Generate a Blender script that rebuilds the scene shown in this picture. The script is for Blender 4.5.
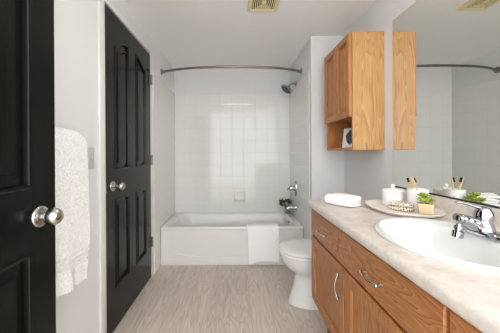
import bpy, bmesh, math, random
from mathutils import Vector, Matrix
for o in list(bpy.data.objects): bpy.data.objects.remove(o)
S = bpy.context.scene
COL = S.collection
R = math.radians
random.seed(4)

# ------------------------------------------------------------------ camera
CAMZ = 1.144
cd = bpy.data.cameras.new('camera'); cam = bpy.data.objects.new('camera', cd); COL.objects.link(cam)
cam.location = (0, 0, CAMZ); cam.rotation_euler = (R(90), R(0.35), 0)
cd.sensor_width = 36; cd.lens = 18.0; cd.shift_x = 0.028; cd.shift_y = -0.026
cd.clip_start = 0.02
S.camera = cam
# ------------------------------------------------------------------ world: even daylight from the entrance side, front left open so it spreads
w = bpy.data.worlds.new('world'); S.world = w; w.use_nodes = True
w.node_tree.nodes['Background'].inputs[0].default_value = (0.96, 0.985, 1.0, 1)
w.node_tree.nodes['Background'].inputs[1].default_value = 4.9
# ------------------------------------------------------------------ lights
LAMP = (0.0, 1.25)
# ------------------------------------------------------------------ exposure
vs = S.view_settings
vs.view_transform = 'Standard'; vs.look = 'None'; vs.gamma = 1; vs.use_curve_mapping = False
vs.exposure = -0.02

# ================================================================== materials
def lin(c):
    return tuple((v/255/12.92 if v/255 <= .04045 else ((v/255+.055)/1.055)**2.4) for v in c) + (1,)
class M:
    def __init__(s, name, rough=.5, metal=0.0, col=(200, 200, 200), spec=.5, coat=0):
        s.m = bpy.data.materials.new(name); s.m.use_nodes = True
        s.t = s.m.node_tree; s.b = s.t.nodes['Principled BSDF']
        s.b.inputs['Base Color'].default_value = lin(col); s.b.inputs['Roughness'].default_value = rough
        s.b.inputs['Metallic'].default_value = metal; s.b.inputs['Specular IOR Level'].default_value = spec
        s.b.inputs['Coat Weight'].default_value = coat
    def n(s, t, **k):
        nd = s.t.nodes.new(t)
        for a, v in k.items(): setattr(nd, a, v)
        return nd
    def l(s, a, b): s.t.links.new(a, b)
    def coords(s, scale=(1, 1, 1), loc=(0, 0, 0), rot=(0, 0, 0), geo=False):
        mp = s.n('ShaderNodeMapping')
        if geo: s.l(s.n('ShaderNodeNewGeometry').outputs['Position'], mp.inputs[0])
        else: s.l(s.n('ShaderNodeTexCoord').outputs['Object'], mp.inputs[0])
        mp.inputs['Scale'].default_value = scale; mp.inputs['Location'].default_value = loc; mp.inputs['Rotation'].default_value = rot
        return mp.outputs[0]
    def noise(s, vec, scale, detail=3, rough=.5, dist=0):
        nd = s.n('ShaderNodeTexNoise'); s.l(vec, nd.inputs['Vector'])
        nd.inputs['Scale'].default_value = scale; nd.inputs['Detail'].default_value = detail
        nd.inputs['Roughness'].default_value = rough; nd.inputs['Distortion'].default_value = dist
        return nd.outputs['Fac']
    def ramp(s, fac, stops):
        r = s.n('ShaderNodeValToRGB'); s.l(fac, r.inputs[0])
        el = r.color_ramp.elements
        while len(el) < len(stops): el.new(.5)
        for e, (p, c) in zip(el, stops): e.position = p; e.color = lin(c) if len(c) == 3 else c
        return r.outputs[0]
    def mix(s, a, b, fac, mode='MIX'):
        x = s.n('ShaderNodeMix', data_type='RGBA', blend_type=mode)
        for v, i in ((fac, 0), (a, 6), (b, 7)):
            if isinstance(v, (int, float)): x.inputs[i].default_value = v
            elif isinstance(v, tuple): x.inputs[i].default_value = v
            else: s.l(v, x.inputs[i])
        return x.outputs[2]
    def math(s, op, a, b=0.0):
        x = s.n('ShaderNodeMath', operation=op)
        for v, i in ((a, 0), (b, 1)):
            if isinstance(v, (int, float)): x.inputs[i].default_value = v
            else: s.l(v, x.inputs[i])
        return x.outputs[0]
    def col(s, c): s.l(c, s.b.inputs['Base Color'])
    def bump(s, h, strength=.2, dist=.01):
        b = s.n('ShaderNodeBump'); b.inputs['Strength'].default_value = strength; b.inputs['Distance'].default_value = dist
        s.l(h, b.inputs['Height']); s.l(b.outputs[0], s.b.inputs['Normal'])

def paint(name, c, rough=.6, b=.05):
    m = M(name, rough, 0, c)
    m.bump(m.noise(m.coords(geo=True), 260, 2), b, .002)
    return m.m
PAINT = paint('wall_paint', (225, 225, 225))
CEIL = paint('ceiling_paint', (247, 247, 246), .8, .15)
TRIM = paint('trim_white', (228, 227, 225), .35, .02)

def tile_mat(axis):
    m = M('tile_' + axis, .16, 0, (226, 224, 219), .5)
    g = m.n('ShaderNodeNewGeometry'); sp = m.n('ShaderNodeSeparateXYZ'); m.l(g.outputs['Position'], sp.inputs[0])
    def line(sock, off):
        f = m.math('FRACT', m.math('DIVIDE', m.math('SUBTRACT', sock, off), .1524))
        d = m.math('ABSOLUTE', m.math('SUBTRACT', f, .5))           # .5 at the joint
        return d
    u = line(sp.outputs['X'], -.052 - 1.524) if axis == 'x' else line(sp.outputs['Y'], 3.22 - 1.524)
    v = line(sp.outputs['Z'], 1.764 - 1.524*2)
    d = m.math('MAXIMUM', u, v)
    gr = m.n('ShaderNodeMapRange'); m.l(d, gr.inputs[0]); gr.inputs[1].default_value = .487; gr.inputs[2].default_value = .494
    m.col(m.mix(lin((232, 231, 228)), lin((214, 213, 209)), gr.outputs[0]))
    hr = m.n('ShaderNodeMapRange'); m.l(d, hr.inputs[0]); hr.inputs[1].default_value = .465; hr.inputs[2].default_value = .498
    hr.inputs[3].default_value = 1; hr.inputs[4].default_value = 0
    wob = m.noise(m.coords(geo=True), 7, 1)
    m.bump(m.math('ADD', hr.outputs[0], m.math('MULTIPLY', wob, .8)), .35, .002)
    m.l(m.math('ADD', m.math('MULTIPLY', gr.outputs[0], .4), .075), m.b.inputs['Roughness'])
    return m.m
TILEX, TILEY = tile_mat('x'), tile_mat('y')

def floor_mat():
    m = M('vinyl_plank', .45, 0, (170, 160, 150))
    br = m.n('ShaderNodeTexBrick'); m.l(m.coords(rot=(0, 0, R(90)), loc=(.35, .05, 0), geo=True), br.inputs['Vector'])
    br.inputs['Scale'].default_value = 1; br.inputs['Brick Width'].default_value = 1.22; br.inputs['Row Height'].default_value = .152
    br.inputs['Mortar Size'].default_value = .0012; br.inputs['Mortar Smooth'].default_value = .4; br.offset = .37
    br.inputs['Color1'].default_value = (0, 0, 0, 1); br.inputs['Color2'].default_value = (1, 1, 1, 1); br.inputs['Mortar'].default_value = (.5, .5, .5, 1)
    off = m.n('ShaderNodeVectorMath', operation='MULTIPLY_ADD')
    m.l(br.outputs['Color'], off.inputs[0]); off.inputs[1].default_value = (7, 13, 3)
    m.l(m.coords(scale=(9, 1.0, 1), geo=True), off.inputs[2])
    n1 = m.noise(off.outputs[0], 1.15, 2, .5, .35)
    rings = m.math('FRACT', m.math('MULTIPLY', n1, 13))
    fine = m.noise(m.coords(scale=(90, 4, 1), geo=True), 1.6, 3)
    base = m.ramp(m.math('ADD', m.math('MULTIPLY', rings, .45), m.math('MULTIPLY', fine, .55)),
                  [(.15, (190, 176, 163)), (.5, (214, 202, 190)), (.85, (228, 218, 208))])
    tone = m.ramp(br.outputs['Color'], [(0, (243, 241, 239)), (1, (255, 253, 251))])
    c = m.mix(base, tone, 1.0, 'MULTIPLY')
    m.col(m.mix(c, lin((140, 126, 116)), m.math('MULTIPLY', br.outputs['Fac'], .6)))
    m.bump(m.math('SUBTRACT', m.math('MULTIPLY', rings, .3), br.outputs['Fac']), .15, .002)
    return m.m
FLOOR = floor_mat()

def oak(name, dark, mid, light, axis='z', seed=0.0, rough=.38):
    m = M(name, rough, 0, mid, .45)
    lo = .9; hi = 9.0
    sc = {'z': (hi, hi, lo), 'y': (hi, lo, hi), 'x': (lo, hi, hi)}[axis]
    v = m.coords(scale=sc, loc=(seed, seed*1.7, seed*.6), geo=True)
    n1 = m.noise(v, 1.0, 2, .45, .5)
    rings = m.math('FRACT', m.math('MULTIPLY', n1, 30))
    sc2 = {'z': (140, 140, 5), 'y': (140, 5, 140), 'x': (5, 140, 140)}[axis]
    pore = m.noise(m.coords(scale=sc2, geo=True), 1.5, 3)
    f = m.math('ADD', m.math('MULTIPLY', rings, .42), m.math('MULTIPLY', pore, .58))
    m.col(m.ramp(f, [(.26, dark), (.48, mid), (.70, light)]))
    m.bump(pore, .08, .001)
    return m.m
OAK_V = oak('vanity_oak_upright', (138, 84, 44), (166, 109, 62), (182, 125, 75), 'z', 1.3)
OAK_H = oak('vanity_oak_level', (136, 82, 43), (166, 108, 61), (183, 125, 75), 'y', 4.1)
CAB_V = oak('cabinet_oak', (158, 100, 52), (180, 120, 67), (192, 134, 80), 'z', 2.2)
CAB_H = oak('cabinet_oak_level', (146, 86, 42), (182, 120, 67), (200, 142, 87), 'y', 3.7)
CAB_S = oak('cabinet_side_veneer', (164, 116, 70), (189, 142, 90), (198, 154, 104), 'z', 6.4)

def counter_mat():
    m = M('counter_laminate', .35, 0, (215, 205, 195))
    n1 = m.noise(m.coords(geo=True), 22, 6, .62, .8)
    n2 = m.noise(m.coords(geo=True), 70, 3, .6)
    f = m.math('ADD', m.math('MULTIPLY', n1, .75), m.math('MULTIPLY', n2, .25))
    m.col(m.ramp(f, [(.3, (196, 184, 173)), (.5, (212, 202, 193)), (.68, (224, 217, 211))]))
    return m.m
COUNTER = counter_mat()
BLACK = M('black_door_paint', .2, 0, (24, 27, 24), .2)
BLACK.bump(BLACK.noise(BLACK.coords(scale=(60, 60, 4), geo=True), 1.5, 3), .12, .002)
nz = BLACK.noise(BLACK.coords(scale=(40, 40, 9), geo=True), 2, 4)
BLACK.col(BLACK.ramp(nz, [(.35, (9, 11, 9)), (.7, (17, 20, 16))]))
BLACK = BLACK.m
def simple(name, c, rough, metal=0, spec=.5, nscale=40, amt=6, bump=0.0):
    m = M(name, rough, metal, c, spec)
    n = m.noise(m.coords(), nscale, 3)
    lo = tuple(max(0, v-amt) for v in c); hi = tuple(min(255, v+amt) for v in c)
    m.col(m.ramp(n, [(.3, lo), (.7, hi)]))
    if bump: m.bump(n, bump, .002)
    return m.m
NICKEL = simple('satin_nickel', (190, 188, 184), .25, 1, amt=3)
BRUSHED = simple('dark_brushed_metal', (140, 132, 122), .3, 1, amt=6)
CHROME = simple('chrome', (178, 180, 184), .07, 1, amt=1)
PULL = simple('polished_pewter', (206, 202, 196), .2, 1, amt=6)
HINGE = simple('hinge_steel', (150, 146, 140), .4, 1, amt=6)
PORC = simple('porcelain', (230, 229, 227), .12, 0, .5, 6, 1)
ENAMEL = simple('tub_enamel', (231, 230, 227), .18, 0, .5, 6, 1)
CERAM = simple('matte_ceramic', (240, 238, 234), .45, 0, .5, 20, 2)
IVORY = simple('ivory_ceramic', (238, 234, 226), .25, 0, .5, 20, 2)
SWITCH = simple('switch_plastic', (198, 196, 192), .4, 0, .5, 20, 2)
PLASTIC = simple('seat_plastic', (242, 241, 239), .25, 0, .5, 20, 1)
VENT = simple('aged_vent_plastic', (236, 222, 180), .5, 0, .4, 20, 4)
VENT_D = simple('vent_gap_shade', (66, 56, 38), .55, 0, .4, 20, 4)
TRAY = simple('tray_stone', (232, 223, 215), .55, 0, .3, 60, 6, .1)
POTG = simple('zinc_pot', (150, 150, 148), .4, .6, .5, 30, 10)
POTW = simple('blush_pot', (228, 204, 168), .7, 0, .3, 60, 5, .1)
SOIL = simple('soil', (70, 52, 38), .9, 0, .2, 120, 20, .5)
LEAF = simple('dark_leaf', (58, 84, 50), .4, 0, .4, 40, 14)
SUCC = simple('succulent_green', (158, 172, 64), .45, 0, .4, 60, 20)
BAMBOO = simple('bamboo', (222, 184, 138), .55, 0, .3, 60, 8)
BRIST = simple('black_bristles', (28, 26, 26), .8, 0, .2, 300, 10, .5)
DARK = simple('dark_shadow_gap', (30, 26, 24), .8, 0, .2)
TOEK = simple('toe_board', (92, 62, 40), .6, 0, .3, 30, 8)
CARD = simple('card_white', (235, 234, 232), .5)
CARD_D = simple('card_charcoal', (72, 74, 82), .5, 0, .3, 60, 14)
GASKET = simple('mirror_channel', (70, 70, 70), .3, .8)
MIR = M('mirror_silver', .0, 1, (214, 217, 212)); MIR.b.inputs['Roughness'].default_value = 0.0
MIR.col(MIR.ramp(MIR.noise(MIR.coords(), 2, 1), [(0, (236, 238, 234)), (1, (238, 240, 236))])); MIR = MIR.m
GLOW = M('lamp_glass', .3, 0, (255, 250, 240)); GLOW.b.inputs['Emission Color'].default_value = (1, .96, .9, 1); GLOW.b.inputs['Emission Strength'].default_value = 15; GLOW = GLOW.m
def terry(name, c, scale=420, amt=.7, dark=22):
    m = M(name, .95, 0, c, .1)
    m.b.inputs['Sheen Weight'].default_value = .3
    n = m.noise(m.coords(), scale, 3, .6)
    lo = tuple(max(0, v-dark) for v in c)
    m.col(m.ramp(n, [(.3, lo), (.62, c)]))
    m.bump(n, amt, .006)
    return m.m
TERRY = terry('white_terry', (246, 245, 243), 130, 1.0, 26)
TERRY_F = terry('white_terry_fine', (254, 253, 252), 300, .2, 10)
def cloth_mat():
    m = M('spotted_cloth', .9, 0, (232, 222, 204), .1)
    vo = m.n('ShaderNodeTexVoronoi', feature='F1'); m.l(m.coords(), vo.inputs['Vector']); vo.inputs['Scale'].default_value = 120
    vo.inputs['Randomness'].default_value = .35
    f = m.n('ShaderNodeMapRange'); m.l(vo.outputs['Distance'], f.inputs[0]); f.inputs[1].default_value = .36; f.inputs[2].default_value = .44
    m.col(m.mix(lin((74, 66, 58)), lin((236, 226, 206)), f.outputs[0]))
    m.bump(vo.outputs['Distance'], .2, .002)
    return m.m
SPOT = cloth_mat()

# ================================================================== geometry helpers (all coordinates are world metres)
def box(bm, lo, hi, bev=0, seg=2):
    vs_ = [bm.verts.new((x, y, z)) for x in (lo[0], hi[0]) for y in (lo[1], hi[1]) for z in (lo[2], hi[2])]
    f = [(0, 1, 3, 2), (4, 6, 7, 5), (0, 4, 5, 1), (2, 3, 7, 6), (0, 2, 6, 4), (1, 5, 7, 3)]
    fs = [bm.faces.new([vs_[i] for i in q]) for q in f]
    if bev:
        es = list({e for q in fs for e in q.edges})
        bmesh.ops.bevel(bm, geom=es, offset=bev, segments=seg, affect='EDGES', profile=.5)
def loft(bm, rings, cap0=True, cap1=True, closed=True):
    rs = [[bm.verts.new(p) for p in r] for r in rings]
    n = len(rs[0])
    for a, b in zip(rs, rs[1:]):
        for i in range(n if closed else n-1):
            j = (i+1) % n
            bm.faces.new((a[i], a[j], b[j], b[i]))
    if cap0: bm.faces.new(rs[0][::-1])
    if cap1: bm.faces.new(rs[-1])
def frame_of(d):
    d = d.normalized(); up = Vector((0, 0, 1)) if abs(d.z) < .9 else Vector((0, 1, 0))
    a = d.cross(up).normalized(); return a, a.cross(d).normalized()
def tube(bm, pts, r, seg=12, cap=True, flat=1.0):
    pts = [Vector(p) for p in pts]; rr = r if isinstance(r, (list, tuple)) else [r]*len(pts)
    rings = []; a = None
    for i, p in enumerate(pts):
        d = (pts[min(i+1, len(pts)-1)] - pts[max(i-1, 0)]).normalized()
        if a is None: a, b = frame_of(d)
        else:
            a = (a - d*a.dot(d)).normalized(); b = a.cross(d).normalized()
        rings.append([p + a*math.cos(t)*rr[i] + b*math.sin(t)*rr[i]*flat for t in [2*math.pi*k/seg for k in range(seg)]])
    loft(bm, rings, cap, cap)
def lathe(bm, prof, c, axis=(0, 0, 1), seg=28, cap0=True, cap1=True):
    d = Vector(axis).normalized(); a, b = frame_of(d); c = Vector(c)
    loft(bm, [[c + d*z + (a*math.cos(t) + b*math.sin(t))*max(r, 1e-4) for t in [2*math.pi*k/seg for k in range(seg)]] for r, z in prof], cap0, cap1)
def bez(p, n=12):
    """Catmull-Rom through the points"""
    p = [Vector(q) for q in p]; q = [2*p[0]-p[1]] + p + [2*p[-1]-p[-2]]; out = []
    for i in range(1, len(q)-2):
        for k in range(n):
            t = k/n
            out.append(.5*((2*q[i]) + (q[i+1]-q[i-1])*t + (2*q[i-1]-5*q[i]+4*q[i+1]-q[i+2])*t*t + (3*q[i]-q[i-1]-3*q[i+1]+q[i+2])*t**3))
    out.append(p[-1]); return out
def rrect(x0, x1, y0, y1, r, z, k=6):
    out = []
    for cx, cy, a0 in ((x1-r, y1-r, 0), (x0+r, y1-r, 90), (x0+r, y0+r, 180), (x1-r, y0+r, 270)):
        for i in range(k+1):
            t = R(a0 + 90*i/k); out.append((cx + r*math.cos(t), cy + r*math.sin(t), z))
    return out
def ell(cx, cy, a, b, z, n=48, p=2.0):
    out = []
    for k in range(n):
        t = 2*math.pi*k/n; c, s = math.cos(t), math.sin(t)
        out.append((cx + a*math.copysign(abs(c)**(2/p), c), cy + b*math.copysign(abs(s)**(2/p), s), z))
    return out
def inset(poly, d):
    n = len(poly); out = []
    for i in range(n):
        p0, p1, p2 = Vector(poly[i-1]), Vector(poly[i]), Vector(poly[(i+1) % n])
        e1 = (p1-p0).normalized(); e2 = (p2-p1).normalized()
        n1 = Vector((-e1.y, e1.x)); n2 = Vector((-e2.y, e2.x))
        m = (n1+n2); m = m/max(m.dot(n1), .2) if m.length > 1e-6 else n1
        out.append((p1.x + m.x*d, p1.y + m.y*d))
    return out
def prism(bm, poly, f3, n0, n1):
    loft(bm, [[f3(u, v, n0) for u, v in poly], [f3(u, v, n1) for u, v in poly]])

def finish(bm, name, mat, parent=None, origin=None, smooth=40):
    bmesh.ops.recalc_face_normals(bm, faces=bm.faces[:])
    if origin is None:
        if parent is not None:
            q = parent; origin = Vector((0, 0, 0))
            while q is not None: origin += q.location; q = q.parent
        else:
            xs = [v.co for v in bm.verts]
            origin = Vector(((min(v.x for v in xs)+max(v.x for v in xs))/2, (min(v.y for v in xs)+max(v.y for v in xs))/2, min(v.z for v in xs)))
    origin = Vector(origin)
    bmesh.ops.translate(bm, verts=bm.verts[:], vec=-origin)
    me = bpy.data.meshes.new(name); bm.to_mesh(me); bm.free(); me.materials.append(mat)
    if smooth:
        for p in me.polygons: p.use_smooth = True
        me.set_sharp_from_angle(angle=R(smooth))
    o = bpy.data.objects.new(name, me); COL.objects.link(o)
    if parent is not None: o.parent = parent
    else: o.location = origin
    return o
def part(name, mat, parent, fn, label=None, smooth=40):
    bm = bmesh.new(); fn(bm); o = finish(bm, name, mat, parent, None, smooth)
    if label: o['label'] = label
    return o
def solo(name, mat, fn, label=None, cat=None, group=None, smooth=40):
    bm = bmesh.new(); fn(bm); o = finish(bm, name, mat, None, None, smooth)
    if label: tag(o, label, cat, group)
    return o
def tag(o, label, cat, group=None):
    o['label'] = label; o['category'] = cat
    if group: o['group'] = group
def thing(name, label, cat, loc, group=None):
    o = bpy.data.objects.new(name, None); COL.objects.link(o); o.location = loc; o.empty_display_size = .05
    tag(o, label, cat, group); return o
def struct(name, mat, fn, smooth=30):
    o = solo(name, mat, fn, smooth=smooth); o['kind'] = 'structure'; return o
def copy_tree(o, loc, label):
    c = o.copy(); COL.objects.link(c); c.location = loc; c['label'] = label
    for ch in o.children:
        d = ch.copy(); COL.objects.link(d); d.parent = c
        for g in ch.children:
            e = g.copy(); COL.objects.link(e); e.parent = d
    return c
def mods(o, *ms):
    for t, kw in ms:
        m = o.modifiers.new(t.lower(), t)
        for k, v in kw.items(): setattr(m, k, v)

# ================================================================== room shell
XL, XR, XA = -.79, 1.003, .70          # left wall, vanity wall, alcove end wall
YF, YB, YI, YT = -.05, 3.22, 2.32, 2.564  # front wall face, back wall, inner wall, tub front
ZC = 2.23
T = .1
struct('floor', FLOOR, lambda b: box(b, (XL-T-1.2, -3.2, -.06), (XR+T+.6, YB+T, 0)))
struct('ceiling', CEIL, lambda b: box(b, (XL-T, YF-.14, ZC), (XR+T, YB+T, ZC+.08)))
CD0, CD1, CDZ = 1.513, 2.310, 2.062    # closet door opening
def wl(b):
    box(b, (XL-T, YF-.14, 0), (XL, CD0-.012, ZC)); box(b, (XL-T, CD1+.012, 0), (XL, YB, ZC))
    box(b, (XL-T, CD0-.012, CDZ+.01), (XL, CD1+.012, ZC)); box(b, (XL-T-.02, CD0-.05, 0), (XL-T, CD1+.05, CDZ+.05))
struct('wall_left', PAINT, wl)
struct('wall_right', PAINT, lambda b: box(b, (XR, YF-.14, 0), (XR+T, YI+.12, ZC)))
struct('wall_back', PAINT, lambda b: box(b, (XL-T, YB, 0), (XR+T, YB+T, ZC)))
struct('wall_inner', PAINT, lambda b: (box(b, (XA, YI, 0), (XR, YI+.12, ZC)), box(b, (XA, YI+.12, 0), (XA+.12, YB, ZC))))
EO0, EOZ = -.66, 2.06
struct('wall_front', PAINT, lambda b: box(b, (XL, YF-.12, 0), (EO0, YF, ZC)))
TT = 1.916
struct('wall_tile_back', TILEX, lambda b: box(b, (XL+.008, YB-.008, .36), (XA-.008, YB, TT), .002, 1))
struct('wall_tile_left', TILEY, lambda b: box(b, (XL, 2.385, 0), (XL+.008, YB, TT), .002, 1))
struct('wall_tile_right', TILEY, lambda b: box(b, (XA-.008, YI+.05, 0), (XA, YB, TT), .002, 1))
# casing round the closet door, entrance jamb, baseboards
def casing(b):
    box(b, (XL, CD0-.085, 0), (XL+.015, CD0-.03, CDZ+.045), .004); box(b, (XL, CD0-.035, 0), (XL+.006, CD0-.008, CDZ+.012), .002)
    box(b, (XL, CD1+.006, 0), (XL+.006, CD1+.045, CDZ+.045), .002)
    box(b, (XL, CD0-.03, CDZ+.008), (XL+.006, CD1+.006, CDZ+.045), .002)
struct('trim_1', TRIM, casing)
struct('trim_2', TRIM, lambda b: box(b, (EO0, YF-.125, 0), (EO0+.02, YF+.005, EOZ)))
struct('baseboard_left', TRIM, lambda b: box(b, (XL, YF, 0), (XL+.012, CD0-.086, .085), .004))
struct('baseboard_right', TRIM, lambda b: box(b, (XR-.012, 1.56, 0), (XR, YI-.012, .085), .004))
struct('baseboard_inner', TRIM, lambda b: box(b, (XA, YI-.012, 0), (XR, YI, .085), .004))

# ------------------------------------------------------------------ panelled black doors
def arch_poly(u0, u1, v0, vlo, vhi, uc, uh):
    """counter-clockwise panel outline whose top follows an arch centred on uc"""
    p = [(u0, v0), (u1, v0)]
    k = 10
    for i in range(k+1):
        u = u1 + (u0-u1)*i/k; s = abs(u-uc)/uh
        p.append((u, vlo + (vhi-vlo)*(1-min(1, s)**2.2)))
    return p
def panel_geo(b, poly, f3, depth=.012, sgn=1):
    o = poly
    rings = [(0, 0), (.001, .0025), (.004, .005), (.008, .0055), (.012, .0035), (.0145, -.002), (.016, -depth), (.026, -depth), (.05, -.003), (.053, -.0012), (.06, -.001)]
    loft(b, [[f3(u, v, n) for u, v in inset(o, d)] for d, n in rings], False, True)
KNOB = [(.010, .006), (.011, .03), (.018, .036), (.0255, .046), (.027, .056), (.0255, .066), (.018, .075), (.006, .079), (0, .0795)]
KNOB_S = [(.010, .006), (.011, .016), (.016, .019), (.0225, .025), (.0262, .034), (.0275, .042), (.0262, .050), (.0225, .059), (.014, .066), (.006, .0685), (0, .069)]
def black_door(name, y0, y1, xf, thick, label, cat, knob_y, hinge_ys, kz=.94, ks=1.0, st=.118):
    W = y1-y0
    mu = .125
    uc = (y0+y1)/2
    z0, z1 = .012, 2.058
    f3 = lambda u, v, n: (xf+n, u, v)
    pw = (W-2*st-mu)/2
    pans = []
    for u0 in (y0+st, y1-st-pw):
        pans.append(('low', [(u0, .27), (u0+pw, .27), (u0+pw, .85), (u0, .85)]))
        pans.append(('top', arch_poly(u0, u0+pw, 1.04, 1.85, 1.945, uc, W/2-st)))
    def leaf(b):
        nb, nf = -thick, 0
        box(b, (xf-thick, y0, z0), (xf-.0125, y1, z1))
        def bb(u0, u1, v0, v1): box(b, (xf-.0125, u0, v0), (xf, u1, v1))
        bb(y0, y0+st, z0, z1); bb(y1-st, y1, z0, z1); bb(uc-mu/2, uc+mu/2, z0, z1)
        for u0 in (y0+st, y1-st-pw):
            bb(u0, u0+pw, z0, .27); bb(u0, u0+pw, .85, 1.04)
            ap = arch_poly(u0, u0+pw, 1.04, 1.85, 1.945, uc, W/2-st)[2:]
            rings = [[f3(u, v, n) for (u, v) in ap] for n in (-.0125, 0)]
            top = [[f3(u, z1, n) for (u, v) in ap] for n in (-.0125, 0)]
            loft(b, [rings[0], rings[1], top[1], top[0]], False, False, False)
    bm = bmesh.new(); leaf(bm)
    d = finish(bm, name, BLACK, None, None, 25); d['kind'] = 'structure'; tag(d, label, cat)
    for kind, p in pans:
        part('panel', BLACK, d, lambda b: panel_geo(b, p, f3), smooth=25)
    kn = part('door_knob', NICKEL, d, lambda b: lathe(b, KNOB if ks == 1 else KNOB_S, (xf, knob_y, kz), (1, 0, 0), 28), 'round satin nickel knob')
    part('rosette', NICKEL, kn, lambda b: lathe(b, [(.034, 0), (.034, .003), (.031, .007), (.024, .009), (.0235, .011), (.014, .013), (.012, .02)], (xf, knob_y, kz), (1, 0, 0), 32))
    for hz in hinge_ys[1]:
        def hg(b):
            y = hinge_ys[0]
            lathe(b, [(.0085, -.045), (.0085, -.018), (.0075, -.017), (.0085, -.016), (.0085, .016), (.0075, .017), (.0085, .018), (.0085, .045)], (xf+.011, y, hz), (0, 0, 1), 12)
            box(b, (xf, y-.022, hz-.044), (xf+.0025, y-.001, hz+.044)); box(b, (xf+.001, y+.001, hz-.044), (xf+.0085, y+.018, hz+.044))
        part('hinge', HINGE, d, hg, 'steel butt hinge')
    return d
closet = black_door('door_2', CD0, CD1, XL, .035, 'shut black panelled door with arched upper panels in the left wall beside the tub', 'door', 1.597, (CD1+.004, (.333, 1.09, 1.83)))
entry = black_door('door_1', -.044, .856, -.62, .035, 'open black panelled door in the left foreground with a satin nickel knob', 'door', .789, (-.05, (.28, 1.80)), .949, .78, .098)
part('latch_plate', NICKEL, closet, lambda b: box(b, (XL-.003, CD0-.004, .91), (XL+.006, CD0-.001, .97)))

# ================================================================== bathtub
tub = thing('bathtub', 'white enamel bathtub filling the tiled alcove at the far end', 'bathtub', ((XL+XA)/2, (YT+YB)/2, 0))
x0, x1, y0, y1 = XL+.010, XA-.010, YT, YB-.010
RIM = .39
def tubshell(b):
    rings = [rrect(x0, x1, y0+.004, y1, .012, .062), rrect(x0, x1, y0+.004, y1, .012, RIM-.03), rrect(x0, x1, y0-.004, y1, .012, RIM-.022), rrect(x0, x1, y0-.005, y1, .012, RIM-.008),
             rrect(x0+.004, x1-.004, y0, y1-.002, .012, RIM-.001), rrect(x0+.01, x1-.01, y0+.008, y1-.008, .012, RIM),
             rrect(x0+.075, x1-.065, y0+.062, y1-.045, .14, RIM+.0), rrect(x0+.085, x1-.071, y0+.070, y1-.052, .14, RIM-.006), rrect(x0+.098, x1-.076, y0+.078, y1-.06, .14, RIM-.03),
             rrect(x0+.16, x1-.10, y0+.10, y1-.08, .14, .22), rrect(x0+.24, x1-.12, y0+.125, y1-.10, .13, .12), rrect(x0+.30, x1-.16, y0+.16, y1-.14, .10, .095), rrect(x0+.40, x1-.3, y0+.22, y1-.2, .08, .092)]
    loft(b, rings, False, True)
part('basin', ENAMEL, tub, tubshell)
def apron(b):
    box(b, (x0, y0-.002, 0), (x1, y0+.03, .064), .004)
part('skirt', ENAMEL, tub, apron)
def swoop(b):                                            # raised arc pressed into the front
    pts = []
    for i in range(25):
        t = i/24; x = x0+.11+t*(x1-x0-.22)
        z = .072 + .055*(abs(2*t-1)**2.6)
        pts.append((x, y0+.004, z))
    tube(b, pts, .007, 8)
part('relief_line', ENAMEL, tub, swoop)
part('overflow_plate', CHROME, tub, lambda b: (lathe(b, [(.034, 0), (.034, .004), (.028, .009), (0, .010)], (x1-.083, 2.90, .325), (-1, 0, .25)), tube(b, [(x1-.093, 2.90, .325), (x1-.108, 2.90, .345)], .005, 8)))

# ================================================================== shower fittings
rod = thing('shower_curtain_rod', 'curved brushed metal shower curtain rod spanning the tub alcove', 'curtain rod', ((XL+XA)/2, 2.66, 2.016))
rp = bez([(XL+.012, 2.66, 2.016), (XL+.10, 2.618, 2.016), (XL+.32, 2.548, 2.016), (-.045, 2.51, 2.016), (XA-.32, 2.548, 2.016), (XA-.10, 2.618, 2.016), (XA-.012, 2.66, 2.016)], 8)
part('pole', BRUSHED, rod, lambda b: tube(b, rp, .0125, 14))
for sx, xx in ((1, XL), (-1, XA)):
    part('flange', BRUSHED, rod, lambda b: lathe(b, [(.034, 0), (.034, .004), (.022, .008), (.016, .022), (.016, .036)], (xx, 2.66, 2.016), (sx, 0, 0), 24))
XT = XA-.008
sh = thing('wall_shower', 'round chrome shower head angled down from the right tile wall', 'shower head', (XT, 2.87, 1.94))
part('wall_flange', CHROME, sh, lambda b: lathe(b, [(.03, 0), (.03, .003), (.02, .01), (.011, .014)], (XT, 2.87, 1.94), (-1, 0, 0)))
part('arm', CHROME, sh, lambda b: tube(b, bez([(XT-.005, 2.87, 1.94), (XT-.04, 2.87, 1.942), (XT-.075, 2.865, 1.925), (XT-.10, 2.86, 1.895)], 6), .0095, 12))
hd = Vector((-.62, -.15, -.75)).normalized()
part('spray_disc', CHROME, sh, lambda b: lathe(b, [(.012, -.03), (.018, -.022), (.018, -.008), (.03, 0), (.068, .014), (.074, .020), (.074, .026), (.068, .030), (0, .031)], Vector((XT-.098, 2.86, 1.893)), hd, 32))
part('nozzle_face', CARD_D, sh, lambda b: lathe(b, [(.060, .0305), (.058, .0325), (0, .0325)], Vector((XT-.098, 2.86, 1.893)), hd, 32), 'dark grey nozzle face')
vl = thing('shower_valve', 'chrome lever shower valve on a tall plate above the tub spout', 'shower valve', (XT, 2.887, .735))
def esc(b):
    loft(b, [[(XT-t, 2.887 + y*s, .735 + z*s) for y, z, _ in ell(0, 0, .042, .088, 0, 32)] for t, s in ((0, 1), (.012, 1), (.018, .9), (.021, .6))])
part('escutcheon', CHROME, vl, esc)
part('lever', CHROME, vl, lambda b: (lathe(b, [(.028, .012), (.028, .03), (.025, .070), (.021, .080), (0, .083)], (XT, 2.887, .74), (-1, 0, 0), 20), tube(b, bez([(XT-.06, 2.887, .74), (XT-.085, 2.875, .737), (XT-.105, 2.86, .728)], 5), [.012]*5+[.012, .011, .010, .009, .009, .008], 10)))
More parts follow.
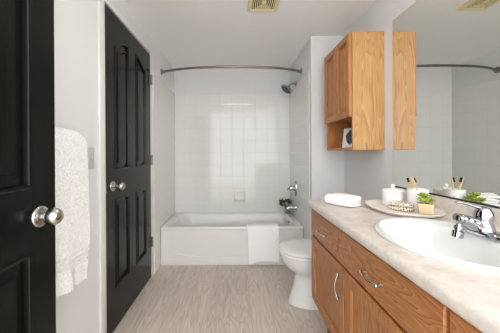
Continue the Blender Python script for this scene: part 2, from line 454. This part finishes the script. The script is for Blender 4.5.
sp = thing('tub_spout', 'chrome tub filler spout low on the right tile wall behind the small potted plant', 'tub spout', (XT, 2.887, .515))
part('spout_body', CHROME, sp, lambda b: tube(b, bez([(XT, 2.887, .515), (XT-.04, 2.887, .516), (XT-.09, 2.887, .512), (XT-.115, 2.887, .497)], 6), [.03, .029, .028, .027, .026, .026, .026, .026, .026, .025, .025, .025, .025, .024, .024, .023, .023, .022, .02], 18))
part('diverter_knob', CHROME, sp, lambda b: lathe(b, [(.005, 0), (.005, .014), (.009, .016), (.009, .024), (0, .026)], (XT-.085, 2.887, .536), (0, 0, 1), 12))
sd = thing('soap_dish', 'ivory ceramic soap dish set into the back tile wall', 'soap dish', (.046, YB-.008, .53))
YD = YB-.008
def sdish(b):
    c = (.046, .596)
    f = lambda u, v, n: (u, YD-n, v)
    def sq(h, r, n, dv=0): return [f(c[0]+x, c[1]+y+dv, n) for x, y, _ in rrect(-h, h, -h, h, r, 0)]
    loft(b, [sq(.074, .012, 0), sq(.074, .012, .006), sq(.070, .012, .012), sq(.056, .016, .013), sq(.050, .016, .004), sq(.045, .016, .003)], False, True)
part('backplate', IVORY, sd, sdish)
def sdlip(b):
    pts = []
    for i in range(17):
        t = i/16*math.pi
        pts.append((.046-.056*math.cos(t), YD-.008-.046*math.sin(t)**.7, .553))
    tube(b, pts, .009, 10)
    loft(b, [ell(.046, YD-.006, .054, .046, .546, 32), ell(.046, YD-.006, .054, .046, .553, 32)])
part('tray_lip', IVORY, sd, sdlip)
def leaf_geo(b, base, tip, w, up, fold=.25, n=6, thick=.0012):
    base, tip = Vector(base), Vector(tip); d = tip-base; side = d.cross(Vector(up)).normalized(); nn = side.cross(d).normalized()
    rr = []
    for i in range(n+1):
        t = i/n; ww = w*math.sin(math.pi*(.08+.92*t)**.8)*1.0 if i < n else .0004
        c = base + d*t + nn*(.12*d.length*math.sin(math.pi*t))
        rr.append([c-side*ww+nn*ww*fold, c-nn*thick, c+side*ww+nn*ww*fold, c+nn*thick])
    loft(b, rr)
pp = thing('potted_plant', 'small leafy plant in a grey pot on the tub rim corner', 'potted plant', (.645, 3.13, RIM))
pc = (.645, 3.13)
part('pot', POTG, pp, lambda b: lathe(b, [(.028, 0), (.032, .004), (.040, .080), (.041, .085), (.038, .085), (.036, .07)], (pc[0], pc[1], RIM), seg=28))
part('soil', SOIL, pp, lambda b: lathe(b, [(.034, .06), (.034, .07), (0, .072)], (pc[0], pc[1], RIM)))
rng = random.Random(8)
for k in range(26):
    a = k*2.4; el = R(rng.uniform(25, 80)); L = rng.uniform(.05, .115)
    bs = Vector((pc[0]+.012*math.cos(a), pc[1]+.012*math.sin(a), RIM+.071))
    cx = math.cos(a)*math.cos(el); cx = cx*.3 if cx > 0 else cx*.95
    dv = Vector((cx, math.sin(a)*math.cos(el)*.45, math.sin(el)))
    st = bs + dv*L; tp = st + Vector((dv.x*(.5 if dv.x > 0 else 1.2), dv.y*.7-.2, dv.z*.3-.1)).normalized()*.040
    tp.x = min(tp.x, XT-.012)
    part('leaf', LEAF, pp, lambda b: (tube(b, [bs, st], .0018, 5), leaf_geo(b, st-dv*.003, tp, .019, (0, -.6, .8))))

# towel draped over the tub front
def sheet(b, nu, nv, f, th):
    top = [[f(i/nu, j/nv, th) for i in range(nu+1)] for j in range(nv+1)]
    bot = [[f(i/nu, j/nv, 0) for i in range(nu+1)] for j in range(nv+1)]
    tv = [[b.verts.new(p) for p in r] for r in top]; bv = [[b.verts.new(p) for p in r] for r in bot]
    for j in range(nv):
        for i in range(nu):
            b.faces.new((tv[j][i], tv[j][i+1], tv[j+1][i+1], tv[j+1][i])); b.faces.new((bv[j][i], bv[j+1][i], bv[j+1][i+1], bv[j][i+1]))
    for j in range(nv):
        b.faces.new((tv[j][0], tv[j+1][0], bv[j+1][0], bv[j][0])); b.faces.new((tv[j][nu], bv[j][nu], bv[j+1][nu], tv[j+1][nu]))
    for i in range(nu):
        b.faces.new((tv[0][i], bv[0][i], bv[0][i+1], tv[0][i+1])); b.faces.new((tv[nv][i], tv[nv][i+1], bv[nv][i+1], bv[nv][i]))
def tubmat(b):
    P = [Vector((p[0], p[1], 0)) for p in [(y0+.092, .300), (y0+.076, .372), (y0+.062, .392), (y0+.036, .3935), (y0+.008, .3935), (y0-.010, .384), (y0-.014, .35), (y0-.020, .25), (y0-.024, .13), (y0-.028, .040)]]
    Q = bez(P, 5); m = len(Q)-1
    def f(u, v, t):
        q = Q[round(v*m)]; k = round(v*m)
        d = (Q[min(k+1, m)]-Q[max(k-1, 0)]).normalized(); nrm = Vector((-d.y, d.x, 0)) * -1
        if nrm.y < 0 and k < m*.5: nrm = -nrm
        s = max(0, v-.45)/.55
        y, z = q.x, q.y
        y += nrm.x*t; z += nrm.y*t
        x = .105 + .325*u + (.018*s*(1-u))            # the left edge swings in a little
        y -= .006*s*math.sin(u*9) ** 2 + (.012*s*s*(1-u)**3)
        z += .022*s*s*math.sin(math.pi*u) - .012*s*s*(1-u)
        return (x, y, z)
    sheet(b, 22, m, f, .012)
tm = solo('bath_mat', TERRY_F, tubmat, 'white cotton bath mat hanging over the front rim of the tub', 'bath mat')

# ================================================================== toilet
TY = 1.93
tl = thing('toilet', 'white porcelain toilet with closed lid between the vanity and the tub', 'toilet', (.62, TY, 0))
def egg(xf, xb, hw, z, n=40, fx=.0):
    """egg outline: front at xf (towards -x), back at xb"""
    cx = xf + (xb-xf)*.46; out = []
    for k in range(n):
        t = 2*math.pi*k/n; c, s = math.cos(t), math.sin(t)
        ax = (cx-xf) if c < 0 else (xb-cx)
        out.append((cx + ax*c, TY + hw*math.copysign(abs(s)**.92, s), z))
    return out
def bowl(b):
    rs = [egg(.396, .82, .108, 0), egg(.396, .82, .108, .012), egg(.410, .81, .104, .05), egg(.432, .80, .098, .12), egg(.446, .80, .095, .19), egg(.446, .80, .098, .22), egg(.420, .80, .122, .25), egg(.372, .805, .156, .285), egg(.347, .81, .173, .325), egg(.338, .81, .180, .355), egg(.335, .81, .182, .376), egg(.340, .805, .178, .382)]
    loft(b, rs)
part('bowl', PORC, tl, bowl)
part('seat', PLASTIC, tl, lambda b: loft(b, [egg(.336, .76, .179, .385), egg(.329, .765, .185, .388), egg(.329, .765, .185, .399), egg(.338, .76, .177, .403)]))
part('lid', PLASTIC, tl, lambda b: loft(b, [egg(.340, .765, .176, .4075), egg(.330, .768, .185, .411), egg(.331, .767, .184, .422), egg(.342, .76, .176, .428), egg(.40, .73, .12, .432), egg(.48, .66, .05, .433)]))
for s_ in (-1, 1): part('hinge_cover', PLASTIC, tl, lambda b: box(b, (.765, TY+s_*.07-.02, .388), (.795, TY+s_*.07+.02, .42), .006))
part('tank', PORC, tl, lambda b: loft(b, [rrect(.82, .985, TY-.17, TY+.17, .03, .385), rrect(.805, .988, TY-.19, TY+.19, .03, .42), rrect(.80, .99, TY-.195, TY+.195, .03, .68)]))
part('tank_lid', PORC, tl, lambda b: loft(b, [rrect(.795, .992, TY-.20, TY+.20, .03, .681), rrect(.792, .993, TY-.205, TY+.205, .03, .69), rrect(.792, .993, TY-.205, TY+.205, .03, .706), rrect(.80, .985, TY-.197, TY+.197, .03, .713)]))
part('flush_lever', CHROME, tl, lambda b: (lathe(b, [(.014, 0), (.014, .006), (.006, .014)], (.8, TY-.14, .64), (-1, 0, 0), 14), tube(b, [(.787, TY-.14, .64), (.782, TY-.10, .635), (.782, TY-.07, .63)], .006, 8)))

# ================================================================== vanity
VF = .463; VY0, VY1 = .12, 1.55; CT = .85
van = thing('vanity_cabinet', 'honey oak vanity cabinet with doors and drawers along the right wall', 'cabinet', ((VF+XR)/2, (VY0+VY1)/2, 0))
def carcass(b):
    bx = VF+.020
    box(b, (bx, VY1-.018, .24), (XR-.002, VY1, .808)); box(b, (bx+.075, VY1-.018, 0), (XR-.014, VY1, .24))
    box(b, (bx, VY0, .24), (XR-.002, VY0+.018, .808)); box(b, (bx+.075, VY0, 0), (XR-.014, VY0+.018, .24))
    box(b, (bx+.02, VY0+.018, .24), (XR-.002, VY1-.018, .258))
    box(b, (bx, VY0+.018, .24), (bx+.02, VY1-.018, .275)); box(b, (bx, VY0+.018, .785), (bx+.02, VY1-.018, .808)); box(b, (bx, VY0+.018, .625), (bx+.02, VY1-.018, .66))
    for yy in (1.532, 1.085, .615, .138): box(b, (bx, yy-.03, .275), (bx+.02, yy+.03, .785))
part('carcass', OAK_V, van, carcass, smooth=0)
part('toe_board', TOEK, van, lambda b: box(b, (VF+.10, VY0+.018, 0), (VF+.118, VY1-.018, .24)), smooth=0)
def f3v(u, v, n): return (VF - n, u, v)
VX = VF
def handle(b, p0, p1, out=.028, r=.0044):
    p0, p1 = Vector(p0), Vector(p1); o = Vector((-1, 0, 0)); d = (p1-p0)
    pts = [p0 + o*out*.55 - d*.02]
    pts = [p0 + d*t + o*out*(.55+.45*math.sin(math.pi*t)) for t in [i/14 for i in range(15)]]
    rr = [r*(1.55-.75*math.sin(math.pi*i/14)) for i in range(15)]
    tube(b, pts, rr, 10)
    for q in (p0 + d*.04, p1 - d*.04): tube(b, [q, q + o*out*.62], r*1.1, 10)
    for q, s in ((p0, -1), (p1, 1)): lathe(b, [(r*1.4, -.003), (r*1.6, 0), (r*1.1, .004), (0, .006)], q + o*out*.55, d*s, 12)
def flat_door(b, u0, u1, v0, v1, f3, fw=.058, th=.019, rec=.010):
    out = [(u0, v0), (u1, v0), (u1, v1), (u0, v1)]
    rings = [(0, -th), (0, -.004), (.004, 0), (fw-.007, 0), (fw-.005, -.0015), (fw-.001, -.0045), (fw, -rec), (fw+.01, -rec)]
    loft(b, [[f3(u, v, n) for u, v in inset(out, d)] for d, n in rings], True, False)
def flat_panel(b, u0, u1, v0, v1, f3, fw=.058, rec=.010, raised=False):
    out = [(u0, v0), (u1, v0), (u1, v1), (u0, v1)]
    if raised: rr = [(fw-.003, -rec-.003), (fw-.001, -rec+.0005), (fw+.012, -rec+.0005), (fw+.034, -.007), (fw+.035, -.002), (fw+.038, -.002)]
    else: rr = [(fw-.003, -rec-.003), (fw-.001, -rec+.0005), (fw+.01, -rec+.0005)]
    loft(b, [[f3(u, v, n) for u, v in inset(out, d)] for d, n in rr], True, True)
for u0, u1, hy in ((1.087, 1.547, 1.112), (.617, 1.077, .645), (.147, .607, .578)):
    d = part('door', OAK_V, van, lambda b: flat_door(b, u0, u1, .252, .638, f3v), smooth=20)
    part('panel', OAK_V, d, lambda b: flat_panel(b, u0, u1, .252, .638, f3v), smooth=20)
    part('handle', PULL, d, lambda b: handle(b, (VX, hy, .497), (VX, hy, .605)), 'bowed pewter pull')
for u0, u1, hy in ((1.147, 1.547, 1.33), (.558, 1.137, .853), (.147, .548, .348)):
    def dr(b):
        out = [(u0, .650), (u1, .650), (u1, .800), (u0, .800)]
        loft(b, [[f3v(u, v, n) for u, v in inset(out, d)] for d, n in ((0, -.019), (0, -.004), (.004, 0), (.02, 0))])
    d = part('drawer', OAK_H, van, dr, smooth=20)
    part('handle', PULL, d, lambda b: handle(b, (VX, hy-.05, .716), (VX, hy+.05, .716)), 'bowed pewter pull')

# countertop with a hole for the sink
SC = (.715, .83)           # sink centre
SA, SB = .212, .262
cx0, cy0, cy1 = .443, .07, 1.562
def counter_obj():
    bm = bmesh.new()
    prof = [(XR, .812), (cx0+.012, .812), (cx0+.004, .815), (cx0, .822), (cx0, .838), (cx0+.004, .846), (cx0+.012, CT), (XR-.03, CT), (XR-.021, CT+.004), (XR-.018, CT+.012), (XR-.018, .922), (XR-.014, .928), (XR, .928)]
    loft(bm, [[(x, y, z) for x, z in prof] for y in (cy0, cy1)])
    o = finish(bm, 'countertop', COUNTER, None, None, 50)
    cb = bmesh.new(); loft(cb, [ell(SC[0], SC[1], SA-.02, SB-.02, z, 48) for z in (.7, 1.0)])
    cu = finish(cb, 'cutter', COUNTER, None)
    m = o.modifiers.new('b', 'BOOLEAN'); m.object = cu; m.operation = 'DIFFERENCE'; m.solver = 'EXACT'
    dg = bpy.context.evaluated_depsgraph_get(); me = bpy.data.meshes.new_from_object(o.evaluated_get(dg))
    o.modifiers.clear(); o.data = me; bpy.data.objects.remove(cu)
    me.set_sharp_from_angle(angle=R(50))
    tag(o, 'mottled beige laminate countertop with backsplash lying on the oak vanity', 'countertop'); return o
ctop = counter_obj()
sk = thing('sink', 'white oval drop-in sink set in the beige countertop', 'sink', (SC[0], SC[1], .85))
def sinkg(b):
    c = SC; bx = SC[0]-.035
    rs = [ell(c[0], c[1], SA, SB, CT+.0005), ell(c[0], c[1], SA+.001, SB+.001, CT+.006), ell(c[0], c[1], SA-.008, SB-.008, CT+.014), ell(c[0], c[1], SA-.016, SB-.016, CT+.014),
          ell(bx-.002, c[1], .162, .222, CT+.010), ell(bx, c[1], .152, .212, CT+.001), ell(bx, c[1], .144, .203, CT-.02), ell(bx, c[1], .132, .188, CT-.06), ell(bx, c[1], .108, .155, CT-.105), ell(bx, c[1], .07, .10, CT-.13), ell(bx, c[1], .028, .028, CT-.138)]
    loft(b, rs, False, True)
    rs = [ell(c[0], c[1], SA-.03, SB-.03, CT-.002), ell(bx, c[1], .156, .215, CT-.03), ell(bx, c[1], .142, .198, CT-.065), ell(bx, c[1], .114, .163, CT-.115), ell(bx, c[1], .06, .09, CT-.143)]
part('basin', PORC, sk, sinkg, smooth=60)
part('drain', CHROME, sk, lambda b: lathe(b, [(.024, 0), (.024, .003), (.018, .005), (.014, .003), (0, .003)], (SC[0]-.035, SC[1], CT-.1385)))

# faucet at the back of the sink
FY = .855; FX = .845; FZ = CT+.0145
fc = thing('faucet', 'chrome single lever faucet with a swivel spray tip over the sink', 'faucet', (FX, FY, FZ))
part('base_plate', CHROME, fc, lambda b: loft(b, [ell(FX, FY, .028*s, .082*s, FZ+z, 32, 2.6) for s, z in ((1, -.002), (1, .006), (.92, .012), (.8, .014))]))
part('body', CHROME, fc, lambda b: lathe(b, [(.034, .008), (.030, .02), (.026, .038), (.025, .048)], (FX, FY, FZ), seg=28))
part('spout', CHROME, fc, lambda b: tube(b, bez([(FX+.0, FY, FZ+.022), (FX-.025, FY, FZ+.030), (FX-.055, FY-.002, FZ+.043), (FX-.076, FY-.004, FZ+.050)], 5), [.024]*4+[.022]*4+[.020]*4+[.0175]*4, 16))
hx, hy_, hz = FX-.076, FY-.004, FZ+.050
sp_ = part('spray_head', CHROME, fc, lambda b: (lathe(b, [(.0155, 0), (.0175, .001), (.0175, .010), (.0160, .011), (.0160, .014), (.0175, .015), (.0175, .024), (.012, .027)], (hx+.004, hy_, hz), (-1, 0, .18), 20)))
ax = Vector((-.18, -.02, -1)).normalized(); h0 = Vector((hx-.010, hy_, hz-.006))
part('swivel_tip', CHROME, sp_, lambda b: lathe(b, [(.009, 0), (.009, .014), (.013, .016), (.013, .026), (.010, .028), (.010, .031), (.0165, .034), (.0170, .053), (.015, .055), (0, .055)], h0, ax, 20))
part('handle_dome', CHROME, fc, lambda b: lathe(b, [(.025, .048), (.028, .050), (.028, .060), (.026, .074), (.018, .088), (0, .094)], (FX, FY, FZ), seg=28))
part('lever', CHROME, fc, lambda b: tube(b, bez([(FX-.005, FY, FZ+.086), (FX-.035, FY+.006, FZ+.096), (FX-.060, FY+.010, FZ+.104), (FX-.082, FY+.014, FZ+.106)], 5), [.010]*4+[.009]*4+[.0075]*4+[.007, .007, .008, .006], 12, flat=.6))

# ================================================================== mirror
mr = thing('wall_mirror', 'large frameless mirror on the right wall above the counter', 'mirror', (XR, .95, .93))
MY0, MY1, MZ0, MZ1 = .20, 1.588, .932, 1.978
part('glass', MIR, mr, lambda b: box(b, (XR-.005, MY0, MZ0), (XR-.0005, MY1, MZ1)), smooth=0)
part('channel', GASKET, mr, lambda b: (box(b, (XR-.009, MY0, MZ0-.0035), (XR-.0005, MY1, MZ0)), box(b, (XR-.009, MY0, MZ0), (XR-.0055, MY1, MZ0+.004))), 'dark metal bottom channel', 0)

# ================================================================== wall cabinet
WF, WY0, WY1, WZ0, WZ1, WS = .788, 1.683, 2.165, 1.163, 1.962, 1.394
wc = thing('wall_cabinet', 'oak wall cabinet with two doors over an open shelf', 'cabinet', ((WF+XR)/2, (WY0+WY1)/2, WZ0))
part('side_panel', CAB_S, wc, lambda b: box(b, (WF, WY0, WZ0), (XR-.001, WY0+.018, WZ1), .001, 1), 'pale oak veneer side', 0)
part('side_panel', CAB_V, wc, lambda b: box(b, (WF, WY1-.018, WZ0), (XR-.001, WY1, WZ1), .001, 1), smooth=0)
def wbody(b):
    box(b, (WF, WY0+.018, WZ1-.018), (XR-.001, WY1-.018, WZ1)); box(b, (WF, WY0+.018, WZ0), (XR-.001, WY1-.018, WZ0+.018))
    box(b, (WF+.001, WY0+.018, WS), (XR-.008, WY1-.018, WS+.018)); box(b, (XR-.008, WY0+.018, WZ0+.018), (XR-.001, WY1-.018, WZ1-.018))
part('carcass', CAB_H, wc, wbody, smooth=0)
f3w = lambda u, v, n: (WF-.021-n, u, v)
for u0, u1 in ((WY0+.012, WY0+.240), (WY0+.246, WY1-.006)):
    d = part('door', CAB_V, wc, lambda b: flat_door(b, u0, u1, WS-.004, WZ1-.001, f3w, .044, rec=.02, th=.021), smooth=20)
    part('panel', CAB_V, d, lambda b: flat_panel(b, u0, u1, WS-.004, WZ1-.001, f3w, .044, .0195, True), smooth=20)
pf = thing('picture_card', 'small white framed picture leaning in the open shelf of the wall cabinet', 'picture', (.88, 1.94, WZ0+.018))
zc0 = WZ0+.0185
def lean(t, v): return (.836 + .080*t + v*.20, 1.965 - .070*t + v*.22, zc0 + v)
def cardg(b):
    P = [lean(0, .002), lean(1, .002), lean(1, .155), lean(0, .155)]
    n = (Vector(P[1])-Vector(P[0])).cross(Vector(P[3])-Vector(P[0])).normalized()
    if n.x > 0: n = -n
    loft(b, [[Vector(p) for p in P], [Vector(p) + n*.006 for p in P]])
part('frame', CARD, pf, cardg, smooth=0)
def blot(b):
    A, B, D = Vector(lean(0, .002)), Vector(lean(1, .002)), Vector(lean(0, .155))
    n = (B-A).cross(D-A).normalized()
    if n.x > 0: n = -n
    rr = []
    for off in (.0062, .0074):
        rr.append([A + (B-A)*(.5+.30*math.cos(t)*(1+.12*math.sin(5*t))) + (D-A)*(.52+.34*math.sin(t)*(1+.10*math.cos(4*t))) + n*off for t in [2*math.pi*k/36 for k in range(36)]])
    loft(b, rr)
part('picture', CARD_D, pf, blot, 'dark grey printed blot', 30)

# ================================================================== things on the counter
def folded(b, c, hx_, hy_, layers, lh, rot, seed=0):
    rg = random.Random(seed); z = c[2]
    ca, sa = math.cos(rot), math.sin(rot)
    def P(x, y, zz): return (c[0]+x*ca-y*sa, c[1]+x*sa+y*ca, zz)
    for k in range(layers):
        ex = rg.uniform(-.004, .004); ey = rg.uniform(-.004, .004); a, d = hx_+ex, hy_+ey
        rings = []
        for t, s in ((0, -.011), (.12, -.004), (.3, 0), (.7, 0), (.88, -.004), (1, -.011)):
            rings.append([P(x, y, z + t*lh + (.004*math.sin(x*40+k)*math.cos(y*33+k*2) if k == layers-1 and t > .8 else 0)) for x, y, _ in rrect(-a-s, a+s, -d-s, d+s, .016, 0)])
        loft(b, rings); z += lh*.985
def ftowel(b):
    """a hand towel folded in thirds: one continuous thick strip in S-curves, folds facing the room"""
    c = (.597, 1.402); rot = R(35); ca, sa = math.cos(rot), math.sin(rot)
    half = .047; lh = .0140; z0 = CT + .0085
    path = []
    def run(xa, xb, zz, n=8):
        for i in range(n): path.append((xa + (xb-xa)*i/(n-1), zz + .0012*math.sin(i*1.3+zz*300)))
    def turn(xc, za, zb, s, bul=1.0):
        for i in range(1, 8):
            t = math.pi*i/8; path.append((xc + s*abs(zb-za)/2*bul*math.sin(t), za + (zb-za)*.5*(1-math.cos(t))))
    run(half, -half+.012, z0); turn(-half+.012, z0, z0+3*lh, -1, .9); run(-half+.012, half-.004, z0+3*lh)
    turn(half-.004, z0+3*lh, z0+2*lh, 1); run(half-.004, -half+.02, z0+2*lh); turn(-half+.02, z0+2*lh, z0+lh, -1); run(-half+.02, half, z0+lh)
    th = .0074
    rings = []
    for i, (x, z) in enumerate(path):
        p0, p1 = path[max(i-1, 0)], path[min(i+1, len(path)-1)]
        d = Vector((p1[0]-p0[0], p1[1]-p0[1])).normalized(); nn = Vector((-d.y, d.x))
        r = []
        for k in range(28):
            t = 2*math.pi*k/28; cc, ss = math.cos(t), math.sin(t)
            yy = .078*math.copysign(abs(cc)**.25, cc); off = th*math.copysign(abs(ss)**.7, ss)
            X = x + nn.x*off; Z = z + nn.y*off + .002*math.sin(yy*50+x*20)
            r.append((c[0]+X*ca-yy*sa, c[1]+X*sa+yy*ca, max(Z, CT+.001)))
        rings.append(r)
    loft(b, rings)
solo('folded_towel', TERRY_F, ftowel, 'white folded hand towel lying on the far end of the counter', 'towel')

TC = (.832, 1.262); TA, TB = .148, .190
TZ = CT+.0005
def trayg(b):
    loft(b, [ell(TC[0], TC[1], TA*s, TB*s, TZ+z, 56, 2.2) for s, z in ((.80, 0), (.86, .002), (.97, .013), (1.0, .018), (.99, .021), (.95, .018), (.86, .009), (.80, .0075))])
solo('oval_tray', TRAY, trayg, 'shallow oval stone-coloured tray holding toiletries beside the sink', 'tray')
TF = TZ+.0085
jar = thing('lidded_jar', 'white ceramic jar with a knobbed lid at the far end of the tray', 'jar', (.853, 1.362, TF))
part('jar_body', CERAM, jar, lambda b: lathe(b, [(.047, 0), (.052, .004), (.053, .066), (.051, .0695), (.046, .0695)], (.853, 1.362, TF), seg=36))
part('lid', CERAM, jar, lambda b: lathe(b, [(.053, .070), (.0545, .0725), (.0545, .079), (.047, .087), (.014, .091), (.007, .094), (.007, .097), (.0115, .102), (.0115, .108), (.007, .112), (0, .113)], (.853, 1.362, TF), seg=36))
CU = (.908, 1.250)
cup = thing('toothbrush_tumbler', 'plain white ceramic tumbler holding two toothbrushes on the tray', 'cup', (CU[0], CU[1], TF))
part('cup_body', CERAM, cup, lambda b: lathe(b, [(.040, 0), (.044, .004), (.045, .100), (.0435, .102), (.042, .100), (.040, .009), (0, .007)], (CU[0], CU[1], TF), seg=36, cap0=True, cap1=False))
def brush(label, p0, p1, bd, nm):
    """p0 foot in the cup, p1 head end, bd = direction of the bristles"""
    p0, p1, bd = Vector(p0), Vector(p1), Vector(bd).normalized()
    t = thing('toothbrush', label, 'toothbrush', p0, 'bamboo toothbrushes in the tumbler')
    d = p1-p0; bd = (bd - d.normalized()*bd.dot(d.normalized())).normalized()
    h = part('handle', BAMBOO, t, lambda b: tube(b, [p0 + d*k/10 for k in range(11)], [.0035, .005, .0055, .0055, .005, .0045, .004, .0038, .005, .0055, .004], 10, flat=.75))
    def br(b):
        a = p0 + d*.83; c = p0 + d*.975; s = d.normalized().cross(bd)*.0042
        loft(b, [[a-s+bd*.003, a+s+bd*.003, c+s+bd*.003, c-s+bd*.003], [a-s+bd*.010, a+s+bd*.010, c+s+bd*.010, c-s+bd*.010]])
    part('bristles', BRIST, t, br, 'black bristles', 0)
brush('bamboo toothbrush leaning far left with dark bristles facing the room, leftmost in the tumbler', (CU[0]-.004, CU[1]-.008, TF+.012), (CU[0]-.022, CU[1]+.038, TF+.158), (-.9, -.3, 0), 0)
brush('bamboo toothbrush standing nearer the camera with bristles turned to the mirror', (CU[0]+.020, CU[1]-.020, TF+.012), (CU[0]-.036, CU[1]-.012, TF+.160), (1, 0, 0), 1)
def clothg(b):
    folded(b, (.812, 1.234, TF), .029, .050, 2, .021, R(38), 3)
solo('folded_washcloth', SPOT, clothg, 'folded cream washcloth with dark spots at the front of the tray', 'washcloth')
SP = (.882, 1.166)
su = thing('potted_succulent', 'yellow green succulent in a blush square pot at the near end of the tray', 'potted plant', (SP[0], SP[1], TF+.002))
PZ = TF+.001
def prot(h, r, z):
    q = R(-33); return [(SP[0]+x*math.cos(q)-y*math.sin(q), SP[1]+x*math.sin(q)+y*math.cos(q), zz) for x, y, zz in rrect(-h, h, -h, h, r, z, 3)]
part('pot', POTW, su, lambda b: loft(b, [prot(h, .005, PZ+z) for h, z in ((.024, 0), (.026, .002), (.030, .044), (.030, .048), (.027, .048), (.026, .042))]))
part('soil', SOIL, su, lambda b: loft(b, [prot(.025, .004, PZ+z) for z in (.036, .043)]))
rng = random.Random(5)
heads = ((-.006, .004, .034), (.014, -.010, .014), (-.016, -.012, .012), (.010, .016, .016))
for hi, (dx, dy, hh) in enumerate(heads):
    cc = Vector((SP[0]+dx, SP[1]+dy, PZ+.043+hh))
    part('stem', SUCC, su, lambda b: tube(b, [(cc.x, cc.y, PZ+.041), cc], .004, 8))
    for k in range(13):
        a = k*2.4; el = R(15+k*5.5); L = .031-.0009*k
        dv = Vector((math.cos(a)*math.cos(el), math.sin(a)*math.cos(el), math.sin(el)))
        def lf(b):
            tube(b, [cc + dv*L*t for t in (0.05, .3, .6, .85, 1)], [.0025, .0052, .0058, .0036, .0006], 8, flat=.6)
        part('leaf', SUCC, su, lf)

# ================================================================== left wall: towel bar, bath towel, switch
BX = XL+.075; BZ = 1.222
tb = thing('towel_bar', 'chrome towel bar on the left wall under the bath towel', 'towel bar', (XL, .93, BZ))
part('bar', CHROME, tb, lambda b: tube(b, [(BX, .66, BZ), (BX, 1.14, BZ)], .009, 14))
for yy in (.67, 1.125):
    part('post', CHROME, tb, lambda b: (lathe(b, [(.024, 0), (.024, .006), (.014, .012), (.010, .02), (.010, .066)], (XL, yy, BZ), (1, 0, 0), 18), lathe(b, [(.014, -.012), (.015, 0), (.014, .012)], (BX, yy, BZ), (0, 1, 0), 14)))
def btowel(b):
    P = [Vector((x, z, 0)) for x, z in [(BX-.019, .80), (BX-.019, 1.0), (BX-.018, 1.15), (BX-.0155, BZ), (BX-.011, BZ+.012), (BX, BZ+.0165), (BX+.011, BZ+.012), (BX+.0155, BZ), (BX+.017, 1.15), (BX+.018, 1.0), (BX+.019, .85), (BX+.0195, .76), (BX+.020, .72), (BX+.020, .69), (BX+.0205, .66), (BX+.0205, .62), (BX+.021, .575)]]
    Q = bez(P, 6); m = len(Q)-1
    Y0, Y1 = .72, 1.158
    def f(u, v, t):
        k = round(v*m); q = Q[k]; d = (Q[min(k+1, m)]-Q[max(k-1, 0)]).normalized(); nn = Vector((-d.y, d.x, 0))
        x, z = q.x, q.y
        fr = max(0, (v-.5)/.5)
        tt = t * (1 + (.35*math.sin(math.pi*min(1, max(0, (u-.0)/1)))))
        if v > .45 and .665 < z < .735: tt *= (.55 if ((z-.665)*100) % 2.33 < 1.2 else 1.05)
        x += nn.x*tt; z += nn.y*tt
        if v > .5:
            x += .009*math.sin(u*17+1+z*3)*fr + .004*math.sin(u*33+z*7)*fr
            x -= .010*fr*max(0, (u-.85)/.15)
        ye = Y1 if v > .47 else 1.098 + (Y1-1.098)*max(0, (v-.40)/.07)
        yy = Y0 + (ye-Y0)*u + (.010*math.sin(fr*5) if v > .5 else 0)*(u)
        if u > .97: yy -= .004
        z += .055*(1-u)*fr
        return (x, yy, z)
    sheet(b, 34, m, f, .013)
solo('bath_towel', TERRY, btowel, 'large white terry bath towel draped over the bar on the left wall', 'towel')
sw = thing('light_switch', 'grey white light switch plate on the left wall beyond the towel', 'light switch', (XL, 1.35, 1.065))
part('plate', SWITCH, sw, lambda b: box(b, (XL, 1.313, 1.066), (XL+.006, 1.385, 1.182), .0025))
part('toggle', SWITCH, sw, lambda b: box(b, (XL+.006, 1.344, 1.112), (XL+.016, 1.354, 1.136), .002))

# ================================================================== ceiling: vent and lamp
vt = thing('ceiling_vent', 'yellowed square exhaust fan grille on the ceiling', 'vent', (.206, 1.78, ZC-.02))
VX0, VX1, VY_0, VY_1 = .092, .320, 1.655, 1.905
def vfr(b):
    f3c = lambda u, v, n: (u, v, ZC-n)
    out = [(VX0, VY_0), (VX1, VY_0), (VX1, VY_1), (VX0, VY_1)]
    loft(b, [[f3c(u, v, n) for u, v in inset(out, d)] for d, n in ((0, 0), (.002, .006), (.012, .014), (.030, .016), (.033, .012), (.033, .002))], True, False)
part('frame', VENT, vt, vfr, smooth=20)
part('backing', VENT_D, vt, lambda b: box(b, (VX0+.03, VY_0+.03, ZC-.006), (VX1-.03, VY_1-.03, ZC-.001)), smooth=0)  # dark colour stands in for the shade behind the louvres
for k in range(5):                                       # concentric square louvres
    hx1, hy1 = (VX1-VX0)/2-.038-k*.0145, (VY_1-VY_0)/2-.038-k*.0158
    def ring(b):
        mx, my = (VX0+VX1)/2, (VY_0+VY_1)/2
        o = [rrect(mx-hx1, mx+hx1, my-hy1, my+hy1, .003, z, 2) for z in (ZC-.0105, ZC-.014)]
        n = [rrect(mx-hx1+.007, mx+hx1-.007, my-hy1+.007, my+hy1-.007, .002, z, 2) for z in (ZC-.014, ZC-.0105)]
        loft(b, [o[0], o[1], n[0], n[1], o[0]], False, False)
    part('louvre', VENT, vt, ring, smooth=20)
cxv, cyv = (VX0+VX1)/2, (VY_0+VY_1)/2
part('hub', VENT, vt, lambda b: lathe(b, [(.016, 0), (.016, .016), (.012, .018), (0, .018)], (cxv, cyv, ZC), (0, 0, -1), 18))
lm = thing('ceiling_light', 'flat rectangular white ceiling light near the entrance', 'ceiling light', (LAMP[0], LAMP[1], ZC-.08))
part('tray', TRIM, lm, lambda b: box(b, (LAMP[0]-.30, LAMP[1]-.07, ZC-.076), (LAMP[0]+.30, LAMP[1]+.07, ZC), .006))
part('diffuser', GLOW, lm, lambda b: box(b, (LAMP[0]-.28, LAMP[1]-.05, ZC-.088), (LAMP[0]+.28, LAMP[1]+.05, ZC-.07), .004, 2))
